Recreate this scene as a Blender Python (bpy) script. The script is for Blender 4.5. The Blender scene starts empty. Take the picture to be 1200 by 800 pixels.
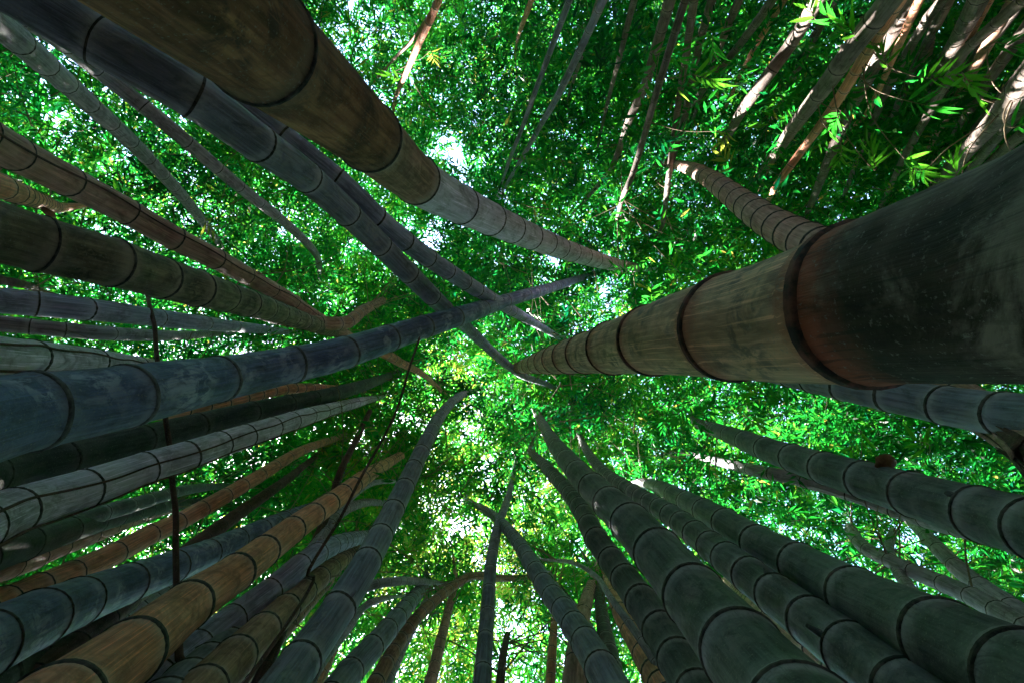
import bpy, math, random
import numpy as np
from mathutils import Vector

# ------------------------------------------------------------------ camera, sky, sun, exposure
scene = bpy.context.scene
col = scene.collection
EXPOSURE = 3.85
CAM_Z = 1.0
F = 1200 * 16.0 / 36.0           # focal length in photograph pixels (16 mm lens, full frame)

cam_data = bpy.data.cameras.new('camera')
cam_data.lens = 16.0
cam_data.sensor_width = 36.0
cam_data.clip_start = 0.02
cam_data.clip_end = 2000.0
cam = bpy.data.objects.new('camera', cam_data)
col.objects.link(cam)
cam.location = (0, 0, CAM_Z)
cam.rotation_euler = (math.pi, 0, 0)     # straight up; picture right is +X, picture down is +Y
scene.camera = cam

SUN_VEC = Vector((-285.0, 215.0, 533.0)).normalized()   # towards the sun
SUN_EL = math.asin(SUN_VEC.z)
SUN_AZ = math.atan2(SUN_VEC.x, SUN_VEC.y)

world = bpy.data.worlds.new('World')
scene.world = world
world.use_nodes = True
wn = world.node_tree
for n in list(wn.nodes):
    wn.nodes.remove(n)
sky = wn.nodes.new('ShaderNodeTexSky')
sky.sky_type = 'NISHITA'
sky.sun_disc = False
sky.sun_elevation = SUN_EL
sky.sun_rotation = SUN_AZ
bg = wn.nodes.new('ShaderNodeBackground')
bg.inputs['Strength'].default_value = 0.15
wo = wn.nodes.new('ShaderNodeOutputWorld')
wn.links.new(sky.outputs[0], bg.inputs['Color'])
wn.links.new(bg.outputs[0], wo.inputs['Surface'])

sun_data = bpy.data.lights.new('sun', 'SUN')
sun_data.energy = 4.0
sun_data.angle = math.radians(0.5)
sun_data.color = (1.0, 0.95, 0.86)
sun = bpy.data.objects.new('sun', sun_data)
col.objects.link(sun)
sun.rotation_euler = SUN_VEC.to_track_quat('Z', 'Y').to_euler()
sun.location = (0, 0, 60)

scene.view_settings.view_transform = 'Standard'
scene.view_settings.look = 'None'
scene.view_settings.exposure = EXPOSURE
scene.view_settings.gamma = 1.0
scene.view_settings.use_curve_mapping = False
scene.render.engine = 'CYCLES'
scene.cycles.max_bounces = 10
scene.cycles.diffuse_bounces = 6
scene.cycles.glossy_bounces = 2
scene.cycles.transmission_bounces = 8
scene.cycles.transparent_max_bounces = 8
scene.cycles.use_denoising = True
scene.cycles.sample_clamp_indirect = 6.0

random.seed(11)
rng = np.random.default_rng(7)


def at(px, py, h):
    """the place h metres above the camera that lies behind a spot of the view"""
    return Vector(((px - 600.0) / F * h, (py - 400.0) / F * h, CAM_Z + h))


def tag(o, label=None, cat=None, group=None, kind=None):
    if label: o['label'] = label
    if cat: o['category'] = cat
    if group: o['group'] = group
    if kind: o['kind'] = kind
    return o


# ------------------------------------------------------------------ materials
def nodes_of(name):
    m = bpy.data.materials.new(name)
    m.use_nodes = True
    nt = m.node_tree
    for n in list(nt.nodes):
        nt.nodes.remove(n)
    return m, nt, nt.nodes, nt.links


def ramp(nt, fac, stops):
    r = nt.nodes.new('ShaderNodeValToRGB')
    els = r.color_ramp.elements
    while len(els) < len(stops):
        els.new(0.5)
    for e, (p, c) in zip(els, stops):
        e.position = p
        e.color = (c[0], c[1], c[2], 1) if hasattr(c, '__len__') else (c, c, c, 1)
    nt.links.new(fac, r.inputs['Fac'])
    return r.outputs['Color']


def mixc(nt, fac, a, b, mode='MIX'):
    m = nt.nodes.new('ShaderNodeMix')
    m.data_type = 'RGBA'
    m.blend_type = mode
    for key, v in ((0, fac), (6, a), (7, b)):
        s = m.inputs[key]
        if hasattr(v, 'is_linked'):
            nt.links.new(v, s)
        elif key == 0:
            s.default_value = v
        else:
            s.default_value = (v[0], v[1], v[2], 1)
    return m.outputs[2]


def noise(nt, vec, scale, detail=4, rough=0.55, dist=0.0):
    n = nt.nodes.new('ShaderNodeTexNoise')
    n.inputs['Scale'].default_value = scale
    n.inputs['Detail'].default_value = detail
    n.inputs['Roughness'].default_value = rough
    n.inputs['Distortion'].default_value = dist
    nt.links.new(vec, n.inputs['Vector'])
    return n.outputs['Fac']


def mapping(nt, vec, scale):
    m = nt.nodes.new('ShaderNodeMapping')
    m.inputs['Scale'].default_value = scale
    nt.links.new(vec, m.inputs['Vector'])
    return m.outputs['Vector']


def culm_material(name, base, second, blotch, bloom, rough=0.5, blotch_amt=0.6, streak=0.5, bscale=1.0):
    """bamboo skin: two tones of skin, lengthwise streaks, lichen and algae blotches, a
    waxy pale band by each node; attribute stemco = (r cos a, r sin a, length along stem)"""
    m, nt, N, L = nodes_of(name)
    a = N.new('ShaderNodeAttribute'); a.attribute_name = 'stemco'
    nd = N.new('ShaderNodeAttribute'); nd.attribute_name = 'nodedist'
    co = a.outputs['Vector']
    n1 = noise(nt, mapping(nt, co, (1, 1, 0.55)), 9.0, 6, 0.6)
    c = mixc(nt, ramp(nt, n1, [(0.36, 0.0), (0.64, 1.0)]), base, second)
    n2 = noise(nt, mapping(nt, co, (1, 1, 0.045)), 70.0, 4, 0.65)
    c = mixc(nt, ramp(nt, n2, [(0.40, 0.0), (0.62, streak * 1.3)]), c, (base[0] * 0.42, base[1] * 0.42, base[2] * 0.42))
    n3 = noise(nt, mapping(nt, co, (1, 1, 0.7)), 22.0 * bscale, 8, 0.68, 0.6)
    n3b = noise(nt, co, 6.0, 3, 0.5)
    mul = N.new('ShaderNodeMath'); mul.operation = 'MULTIPLY'
    L.new(ramp(nt, n3, [(0.46, 0.0), (0.56, 1.0)]), mul.inputs[0])
    L.new(ramp(nt, n3b, [(0.42, 0.0), (0.6, blotch_amt)]), mul.inputs[1])
    c = mixc(nt, mul.outputs[0], c, blotch)
    # pale wax bloom and dirt beside the nodes
    n4 = noise(nt, co, 34.0, 5, 0.65)
    sub = N.new('ShaderNodeMath'); sub.operation = 'ADD'
    L.new(nd.outputs['Fac'], sub.inputs[0])
    mm = N.new('ShaderNodeMath'); mm.operation = 'MULTIPLY_ADD'
    L.new(n4, mm.inputs[0]); mm.inputs[1].default_value = 0.35; mm.inputs[2].default_value = -0.17
    L.new(mm.outputs[0], sub.inputs[1])
    c = mixc(nt, ramp(nt, sub.outputs[0], [(0.0, 0.9), (0.12, 0.7), (0.24, 0.28), (0.42, 0.0)]), c, bloom)
    c = mixc(nt, ramp(nt, nd.outputs['Fac'], [(0.0, 0.85), (0.045, 0.2), (0.09, 0.0)]), c, (0.012, 0.012, 0.012))
    # thin lengthwise scratches and darker damp patches
    n6 = noise(nt, mapping(nt, co, (1, 1, 0.02)), 190.0, 2, 0.6)
    c = mixc(nt, ramp(nt, n6, [(0.58, 0.0), (0.66, 0.5)]), c, (base[0] * 1.9, base[1] * 1.9, base[2] * 1.9))
    n7 = noise(nt, mapping(nt, co, (1, 1, 0.4)), 13.0, 7, 0.7, 1.2)
    c = mixc(nt, ramp(nt, n7, [(0.5, 0.0), (0.68, 0.75)]), c, (base[0] * 0.28, base[1] * 0.28, base[2] * 0.26))
    # fine specks
    n5 = noise(nt, co, 160.0, 3, 0.7)
    c = mixc(nt, ramp(nt, n5, [(0.60, 0.0), (0.68, 0.6)]), c, (0.3, 0.3, 0.26))
    bs = N.new('ShaderNodeBsdfPrincipled')
    L.new(c, bs.inputs['Base Color'])
    L.new(ramp(nt, n3, [(0.3, rough - 0.1), (0.7, rough + 0.22)]), bs.inputs['Roughness'])
    bs.inputs['Specular IOR Level'].default_value = 0.3
    bp = N.new('ShaderNodeBump'); bp.inputs['Strength'].default_value = 0.7; bp.inputs['Distance'].default_value = 0.006
    add = N.new('ShaderNodeMath'); add.operation = 'ADD'
    L.new(n2, add.inputs[0]); L.new(n3, add.inputs[1])
    L.new(add.outputs[0], bp.inputs['Height'])
    L.new(bp.outputs[0], bs.inputs['Normal'])
    out = N.new('ShaderNodeOutputMaterial')
    L.new(bs.outputs[0], out.inputs['Surface'])
    return m


CM = {
    'navy':   culm_material('navy_skin', (.07, .095, .22), (.17, .215, .41), (.38, .41, .56), (.24, .28, .38), 0.5, .9),
    'slate':  culm_material('slate_skin', (.16, .17, .25), (.29, .30, .41), (.32, .29, .30), (.46, .46, .52), 0.55, .5),
    'blue':   culm_material('pale_blue_skin', (.32, .34, .54), (.48, .50, .72), (.16, .16, .22), (.52, .53, .66), 0.6, .5),
    'grey':   culm_material('grey_skin', (.32, .29, .36), (.48, .44, .52), (.13, .12, .13), (.50, .46, .52), 0.6, .6),
    'white':  culm_material('whitewashed_skin', (.74, .65, .80), (.86, .78, .90), (.26, .22, .28), (.74, .68, .80), 0.65, .6, .35),
    'brown':  culm_material('brown_skin', (.38, .20, .13), (.52, .31, .22), (.16, .09, .065), (.48, .38, .34), 0.65, .7),
    'darkbrown': culm_material('dirty_brown_skin', (.20, .085, .048), (.50, .24, .12), (.06, .045, .04), (.22, .15, .10), 0.8, .9, .5, .7),
    'tan':    culm_material('tan_skin', (.74, .27, .15), (.85, .42, .27), (.30, .14, .09), (.62, .40, .30), 0.6, .5),
    'rust':   culm_material('rusty_skin', (.52, .27, .22), (.66, .41, .35), (.22, .10, .085), (.55, .36, .30), 0.65, .5),
    'green':  culm_material('dark_green_skin', (.075, .088, .10), (.155, .165, .18), (.22, .205, .21), (.40, .40, .42), 0.55, .8),
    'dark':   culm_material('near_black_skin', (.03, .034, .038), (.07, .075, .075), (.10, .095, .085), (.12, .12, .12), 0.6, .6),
    'moss':   culm_material('mossy_skin', (.16, .13, .085), (.32, .255, .16), (.055, .055, .035), (.36, .29, .22), 0.7, .9),
    'olive':  culm_material('olive_skin', (.68, .40, .24), (.84, .57, .37), (.15, .14, .12), (.56, .22, .13), 0.6, .8, .5),
    'algae':  culm_material('algae_covered_skin', (.018, .022, .018), (.10, .075, .055), (.30, .27, .22), (.50, .15, .08), 0.75, .9, .3, .4),
    'stick':  culm_material('dead_stick_skin', (.08, .04, .035), (.20, .10, .08), (.05, .035, .03), (.16, .10, .08), 0.75, .5),
    'far':    culm_material('far_tan_grey_skin', (.17, .13, .115), (.27, .21, .19), (.08, .06, .05), (.32, .26, .23), 0.7, .7),
}


def ring_material(name, c0, c1):
    m, nt, N, L = nodes_of(name)
    a = N.new('ShaderNodeAttribute'); a.attribute_name = 'stemco'
    n = noise(nt, a.outputs['Vector'], 32.0, 6, 0.65)
    c = mixc(nt, ramp(nt, n, [(0.42, 0), (0.62, 1)]), c0, c1)
    bs = N.new('ShaderNodeBsdfPrincipled'); bs.inputs['Roughness'].default_value = 0.75
    L.new(c, bs.inputs['Base Color'])
    bp = N.new('ShaderNodeBump'); bp.inputs['Strength'].default_value = 0.6; bp.inputs['Distance'].default_value = 0.004
    L.new(n, bp.inputs['Height']); L.new(bp.outputs[0], bs.inputs['Normal'])
    out = N.new('ShaderNodeOutputMaterial'); L.new(bs.outputs[0], out.inputs['Surface'])
    return m


RING = ring_material('dark_node_scar', (.010, .010, .010), (.10, .085, .075))
RING_RUST = ring_material('rusty_node_scar', (.02, .012, .009), (.20, .07, .045))
RING_PALE = ring_material('grey_node_scar', (.05, .055, .06), (.16, .17, .18))


def leaf_material(name, stops, tstops):
    m, nt, N, L = nodes_of(name)
    a = N.new('ShaderNodeAttribute'); a.attribute_name = 'tint'
    c = ramp(nt, a.outputs['Fac'], stops)
    t = ramp(nt, a.outputs['Fac'], tstops)
    df = N.new('ShaderNodeBsdfPrincipled'); df.inputs['Roughness'].default_value = 0.42
    df.inputs['Specular IOR Level'].default_value = 0.4
    L.new(c, df.inputs['Base Color'])
    tr = N.new('ShaderNodeBsdfTranslucent'); L.new(t, tr.inputs['Color'])
    mx = N.new('ShaderNodeMixShader'); mx.inputs[0].default_value = 0.62
    L.new(df.outputs[0], mx.inputs[1]); L.new(tr.outputs[0], mx.inputs[2])
    out = N.new('ShaderNodeOutputMaterial'); L.new(mx.outputs[0], out.inputs['Surface'])
    return m


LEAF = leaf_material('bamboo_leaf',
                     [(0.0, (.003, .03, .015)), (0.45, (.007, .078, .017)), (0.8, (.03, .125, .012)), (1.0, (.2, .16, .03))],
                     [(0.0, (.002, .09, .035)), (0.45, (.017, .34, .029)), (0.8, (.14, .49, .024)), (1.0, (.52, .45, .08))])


def plain_material(name, c0, c1, scale=8.0, rough=0.9):
    m, nt, N, L = nodes_of(name)
    tc = N.new('ShaderNodeTexCoord')
    n = noise(nt, tc.outputs['Object'], scale, 8, 0.7)
    c = mixc(nt, ramp(nt, n, [(0.35, 0), (0.65, 1)]), c0, c1)
    bs = N.new('ShaderNodeBsdfPrincipled'); bs.inputs['Roughness'].default_value = rough
    L.new(c, bs.inputs['Base Color'])
    bp = N.new('ShaderNodeBump'); bp.inputs['Strength'].default_value = 0.8; bp.inputs['Distance'].default_value = 0.02
    L.new(n, bp.inputs['Height']); L.new(bp.outputs[0], bs.inputs['Normal'])
    out = N.new('ShaderNodeOutputMaterial'); L.new(bs.outputs[0], out.inputs['Surface'])
    return m


SOIL = plain_material('leaf_litter_soil', (.05, .035, .02), (.14, .10, .06))
LITTER = plain_material('dry_leaf', (.18, .12, .06), (.34, .25, .13), 20)
TWIG = plain_material('twig_bark', (.13, .09, .055), (.28, .22, .14), 12)
SHEATH = plain_material('papery_sheath', (.24, .10, .045), (.42, .22, .10), 30, 0.7)

# ------------------------------------------------------------------ mesh helpers
def link_mesh(name, verts, faces, mat, parent=None, attrs=None, smooth=True, origin=None):
    me = bpy.data.meshes.new(name)
    verts = np.asarray(verts, dtype=np.float32)
    if origin is not None:
        verts = verts - np.asarray(origin, dtype=np.float32)
    faces = np.asarray(faces, dtype=np.int32)
    nf, k = faces.shape
    me.vertices.add(len(verts)); me.vertices.foreach_set('co', verts.ravel())
    me.loops.add(nf * k); me.loops.foreach_set('vertex_index', faces.ravel())
    me.polygons.add(nf)
    me.polygons.foreach_set('loop_start', np.arange(0, nf * k, k, dtype=np.int32))
    me.polygons.foreach_set('use_smooth', np.full(nf, smooth))
    me.update(calc_edges=True)
    for nm, (typ, arr) in (attrs or {}).items():
        at_ = me.attributes.new(nm, typ, 'POINT')
        at_.data.foreach_set('vector' if typ == 'FLOAT_VECTOR' else 'value', np.asarray(arr, dtype=np.float32).ravel())
    me.materials.append(mat)
    o = bpy.data.objects.new(name, me)
    col.objects.link(o)
    if parent is not None:
        o.parent = parent
    return o


def catmull(P, n):
    """dense points through P (array m x d), n per span"""
    P = np.asarray(P, float)
    m = len(P)
    Q = np.vstack([2 * P[0] - P[1], P, 2 * P[-1] - P[-2]])
    out = []
    for i in range(m - 1):
        p0, p1, p2, p3 = Q[i:i + 4]
        for t in np.linspace(0, 1, n, endpoint=False):
            out.append(0.5 * ((2 * p1) + (-p0 + p2) * t + (2 * p0 - 5 * p1 + 4 * p2 - p3) * t * t + (-p0 + 3 * p1 - 3 * p2 + p3) * t ** 3))
    out.append(P[-1])
    return np.array(out)


class Path:
    """a smooth centre line in space with radius, sampled by length"""
    def __init__(self, pts, rad):
        self.p = np.asarray(pts, float); self.r = np.asarray(rad, float)
        seg = np.linalg.norm(np.diff(self.p, axis=0), axis=1)
        self.s = np.concatenate([[0], np.cumsum(seg)])
        self.len = self.s[-1]
        # parallel transported frame
        T = np.gradient(self.p, axis=0); T /= np.linalg.norm(T, axis=1)[:, None] + 1e-12
        n = np.cross(T[0], [0.3, 1, 0.1]); n /= np.linalg.norm(n)
        U = [n]
        for i in range(1, len(T)):
            n = U[-1] - T[i] * np.dot(U[-1], T[i]); n /= np.linalg.norm(n) + 1e-12
            U.append(n)
        self.U = np.array(U); self.T = T; self.V = np.cross(T, self.U)

    def at(self, s, arr):
        s = np.atleast_1d(s)
        if arr.ndim == 1:
            return np.interp(s, self.s, arr)
        return np.stack([np.interp(s, self.s, arr[:, k]) for k in range(arr.shape[1])], 1)

    def tube(self, ss, prof, nseg, close0=False, close1=False, shift=0.0):
        """rows at lengths ss, with radius multiplied by prof"""
        P = self.at(ss, self.p); U = self.at(ss, self.U); V = self.at(ss, self.V)
        R = self.at(ss, self.r) * np.asarray(prof)
        a = np.arange(nseg) * 2 * math.pi / nseg
        ca, sa = np.cos(a), np.sin(a)
        verts = (P[:, None, :] + R[:, None, None] * (ca[None, :, None] * U[:, None, :] + sa[None, :, None] * V[:, None, :])).reshape(-1, 3)
        stem = np.stack([R[:, None] * ca[None, :] + shift, R[:, None] * sa[None, :] + shift * 0.7,
                         np.repeat(np.asarray(ss)[:, None], nseg, 1) + shift * 3], 2).reshape(-1, 3)
        m = len(ss)
        i = np.arange(m - 1)[:, None] * nseg; j = np.arange(nseg)[None, :]; j2 = (j + 1) % nseg
        faces = np.stack([i + j, i + j2, i + nseg + j2, i + nseg + j], 2).reshape(-1, 4)
        return verts, faces, stem


def trace_path(pts, D0, taper=0.03, to_ground=True, whip=True):
    """pts: (x, y, width) as seen in the photograph, base end first. The width of a stem of known
    thickness gives its distance, so each stem gets its own real place in the grove."""
    P = np.array(pts, float)
    for i in range(1, len(P)):
        P[i, 2] = min(P[i, 2], P[i - 1, 2] - 0.15)
    P[:, 2] = np.log(np.maximum(P[:, 2], 1.5))
    Q = catmull(P, 14)
    Q[:, 2] = np.minimum.accumulate(Q[:, 2])
    w = np.exp(Q[:, 2])
    h = F * D0 / (w + taper * F * D0)
    # smooth the distance along the stem
    k = np.ones(9) / 9.0
    lh = np.log(h); pad = np.concatenate([2 * lh[0] - lh[4:0:-1], lh, 2 * lh[-1] - lh[-2:-6:-1]])
    h = np.exp(np.convolve(pad, k, 'valid'))
    X = np.stack([(Q[:, 0] - 600) / F * h, (Q[:, 1] - 400) / F * h, CAM_Z + h], 1)
    R = D0 * np.maximum(1 - taper * h, 0.12) / 2
    R = np.minimum(R, w * h / F / 2 * 1.15)
    pix = Q[:, :2].copy()
    nb = 0
    if to_ground:
        n = 12
        d = X[min(10, len(X) - 1)] - X[0]
        sl = d[:2] / max(d[2], 1e-3)
        L = np.linalg.norm(sl)
        if L > 0.3: sl = sl * 0.3 / L
        z = np.linspace(-0.12, X[0][2], n, endpoint=False)
        dz = z - X[0][2]
        g = np.stack([X[0][0] + sl[0] * dz * (1 + 0.15 * dz / X[0][2]), X[0][1] + sl[1] * dz * (1 + 0.15 * dz / X[0][2]), z], 1)
        X = np.vstack([g, X]); R = np.concatenate([np.linspace(R[0] * 1.04, R[0], n), R])
        pix = np.vstack([np.full((n, 2), np.nan), pix]); nb = n
    if whip:
        # above the last clear stretch the stem thins to a leafy whip
        e = X[-1]; d = X[-1] - X[-6]; d /= np.linalg.norm(d)
        L = max(0.5, 0.22 * h[-1]); bend = np.array([random.uniform(-.3, .3), random.uniform(-.3, .3), 0.0])
        tt = np.linspace(0, 1, 12)[1:]
        W = e + d * (tt * L)[:, None] + bend * (tt ** 2 * L)[:, None] + np.array([0, 0, 1.0]) * (tt ** 2 * L * .4)[:, None]
        X = np.vstack([X, W]); R = np.concatenate([R, R[-1] * (1 - tt * .85)])
        pix = np.vstack([pix, np.full((11, 2), np.nan)])
    nvis = len(X) - (11 if whip else 0)
    vis_end = X[nvis - 1].copy()
    keep = np.concatenate([[True], np.linalg.norm(np.diff(X, axis=0), axis=1) > 1e-4])
    X, R, pix = X[keep], R[keep], pix[keep]
    p = Path(X, R)
    p.pix = pix; p.nb = nb
    p.vis = float(p.s[int(np.argmin(np.linalg.norm(p.p - vis_end, axis=1)))])
    return p


def tube_object(name, pts, rad, mat, nseg=7, parent=None, origin=None, sub=6):
    P = catmull(pts, sub)
    R = np.interp(np.linspace(0, 1, len(P)), np.linspace(0, 1, len(rad)), rad)
    p = Path(P, R)
    v, f, st = p.tube(p.s, np.ones(len(p.s)), nseg, shift=random.uniform(0, 9))
    return link_mesh(name, v, f, mat, parent, {'stemco': ('FLOAT_VECTOR', st), 'nodedist': ('FLOAT', np.ones(len(v)))}, origin=origin)


ALL_CULMS = []


def make_culm(label, mat, D0, k, pts, rings=None, group=None, name='bamboo_culm', ringmat=None, cat='bamboo', ringw=1.0, ground=True, lower=(), lowk=1.0):
    whip = not any(w in label for w in ('stub', 'stump', 'snag', 'dead', 'blunt', 'piece', 'stick'))
    p = trace_path(pts, D0, to_ground=ground, whip=whip)
    p.whip = whip
    base = p.p[0].copy(); base[2] = 0.0 if ground else base[2]
    root = bpy.data.objects.new(name, None)
    root.empty_display_size = 0.1
    col.objects.link(root)
    root.location = base
    tag(root, label, cat, group)
    wmax = max(q[2] for q in pts)
    cam_p = np.array([0, 0, CAM_Z])

    def sides(q):
        c = p.at(q, p.p)[0]; r_ = float(p.at(q, p.r)[0])
        return int(min(32, max(7, 6 + 2 * r_ / np.linalg.norm(c - cam_p) * F * .4)))
    # node places along the stem
    step = max(k * D0, 0.0 if rings else 0.19)
    if rings:
        ax = 0 if abs(pts[-1][0] - pts[0][0]) > abs(pts[-1][1] - pts[0][1]) else 1
        vis = slice(p.nb, None)
        c = p.pix[vis, ax]; s = p.s[vis]
        ok = ~np.isnan(c); c = c[ok]; s = s[ok]
        o = np.argsort(c)
        nodes = sorted(float(np.interp(r, c[o], s[o])) for r in rings)
    else:
        nodes = [p.s[p.nb] + step * (0.35 + 0.5 * random.random())]
    while nodes[-1] + step * 0.9 < p.vis * 0.985:
        f = 1.0 - 0.25 * len(nodes) / 40
        nodes.append(nodes[-1] + step * random.uniform(0.9, 1.1) * f)
    while nodes[0] - step * lowk > 0.05:
        nodes.insert(0, nodes[0] - step * lowk * random.uniform(0.96, 1.05))
    nodes = [q for q in nodes if 0 < q < p.len - D0 * 0.3]
    shift = random.uniform(0, 50)
    if rings:
        lows = [(float(np.interp(x, c[o], s[o])), mn) for x, mn in lower]
    else:
        lows = []
    rm = ringmat or RING
    cuts = [0.0] + nodes + [p.len]
    for i in range(len(cuts) - 1):
        a, b = cuts[i], cuts[i + 1]
        if b - a < 1e-3: continue
        r = float(p.at((a + b) / 2, p.r)[0])
        e = min(0.35 * r, (b - a) * 0.2)
        mid = max(1, int((b - a) / (5 * r)) + 1)
        ss = np.concatenate([[a, a + e * 0.3, a + e * .62, a + e], np.linspace(a + e, b - e, mid + 2)[1:-1], [b - e, b - e * 0.35, b]])
        nseg = sides((a + b) / 2)
        x = np.minimum(ss - a, b - ss) / r
        prof = 1.0 + 0.035 * np.exp(-x / 0.16) + 0.035 * np.exp(-(((ss - a) / r - 0.21) / 0.06) ** 2) - 0.006 * np.exp(-((x - 0.45) / 0.25) ** 2)
        if i == len(cuts) - 2:
            prof = prof * np.array([1] * (len(ss) - 3) + [0.8, 0.6, 0.05])
        v, f, st = p.tube(ss, prof, nseg, shift=shift)
        # distance to the node above, in internode diameters (0 at the node)
        dn = np.repeat(np.minimum((b - ss) / (2 * r), 0.06 + (ss - a) / (2 * r)), nseg) if i < len(cuts) - 2 else np.ones(len(v))
        skin = mat
        for sl, mn in lows:
            if (a + b) / 2 < sl:
                skin = mn
                break
        link_mesh('internode', v, f, CM[skin], root, {'stemco': ('FLOAT_VECTOR', st), 'nodedist': ('FLOAT', dn)}, origin=base)
    rvar = random.choice((.65, .8, .95, 1.1))
    for q in nodes:
        r = float(p.at(q, p.r)[0])
        hw = 0.062 * r * 2 * ringw * 0.5 * rvar * random.uniform(.8, 1.2)
        nseg = sides(q)
        ss = np.array([q - hw * 1.6, q - hw, q + hw * 0.2, q + hw, q + hw * 1.5])
        ss = np.clip(ss, 0, p.len)
        prof = np.array([1.0, 1.07, 1.045, 1.065, 1.0])
        v, f, st = p.tube(ss, prof, nseg, shift=shift)
        # the scar is never quite level or even
        an = np.tile(np.arange(nseg) * 2 * math.pi / nseg, len(ss))
        f1, f2, f3 = random.uniform(0, 6), random.uniform(0, 6), random.uniform(0, 6)
        tv = p.at(q, p.T)[0]
        v = v + tv[None, :] * (hw * (0.45 * np.sin(an + f1) + 0.28 * np.sin(2 * an + f2) + 0.16 * np.sin(5 * an + f3)))[:, None]
        link_mesh('node_ring', v, f, rm, root, {'stemco': ('FLOAT_VECTOR', st)}, origin=base)
    # broken branch stubs at some of the nodes
    if wmax > 18 and .09 < D0 < .19:
        for q in nodes[2:]:
            if random.random() > .1: continue
            c = p.at(q + .012, p.p)[0]; r = float(p.at(q, p.r)[0]); t = p.at(q, p.T)[0]
            u = p.at(q, p.U)[0]; vv = p.at(q, p.V)[0]
            a = random.uniform(0, 6.28); dr = u * math.cos(a) + vv * math.sin(a)
            L = r * random.uniform(.3, .6)
            d2 = dr + t * .7; d2 /= np.linalg.norm(d2)
            b0 = c + dr * r * .9
            tube_object('branch_stub', [b0, b0 + d2 * L * .5, b0 + d2 * L], [r * .16, r * .13, r * .08], CM[mat], 7, root, origin=base, sub=2)
    # thin side branches leaving the upper nodes
    if wmax > 10:
        up = [q for q in nodes if q > p.vis * .62][-9:]
        for q in up:
            for rpt in range(2):
                if random.random() > .55: continue
                c = p.at(q, p.p)[0]; t = p.at(q, p.T)[0]; u = p.at(q, p.U)[0]; vv = p.at(q, p.V)[0]
                a = random.uniform(0, 6.28); dr = u * math.cos(a) + vv * math.sin(a)
                L = random.uniform(.35, .8) * (c[2] / 5) ** .5
                sg = np.array([0, 0, -1.0])
                pl = [c + dr * .01, c + dr * L * .4 + t * L * .4, c + dr * L * .85 + t * L * .55, c + dr * L * 1.2 + t * L * .55 + sg * L * .15]
                tube_object('side_branch', pl, [.006, .0045, .003, .0015], TWIG, 5, root, origin=base, sub=3)
    ALL_CULMS.append((root, p, D0))
    return root, p

# ------------------------------------------------------------------ the forest floor
def ground_sheet():
    n = 60
    xs = np.sign(np.linspace(-1, 1, n)) * np.abs(np.linspace(-1, 1, n)) ** 2.2 * 300
    X, Y = np.meshgrid(xs, xs, indexing='ij')
    Z = -0.03 + 0.03 * np.sin(X * 1.3) * np.cos(Y * 1.1) + 0.02 * np.sin(X * 3.1 + Y * 2.3)
    v = np.stack([X, Y, Z], 2).reshape(-1, 3)
    i = np.arange(n - 1)[:, None] * n; j = np.arange(n - 1)[None, :]
    f = np.stack([i + j, i + j + n, i + j + n + 1, i + j + 1], 2).reshape(-1, 4)
    tag(link_mesh('forest_floor', v, f, SOIL), kind='structure')


ground_sheet()

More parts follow.
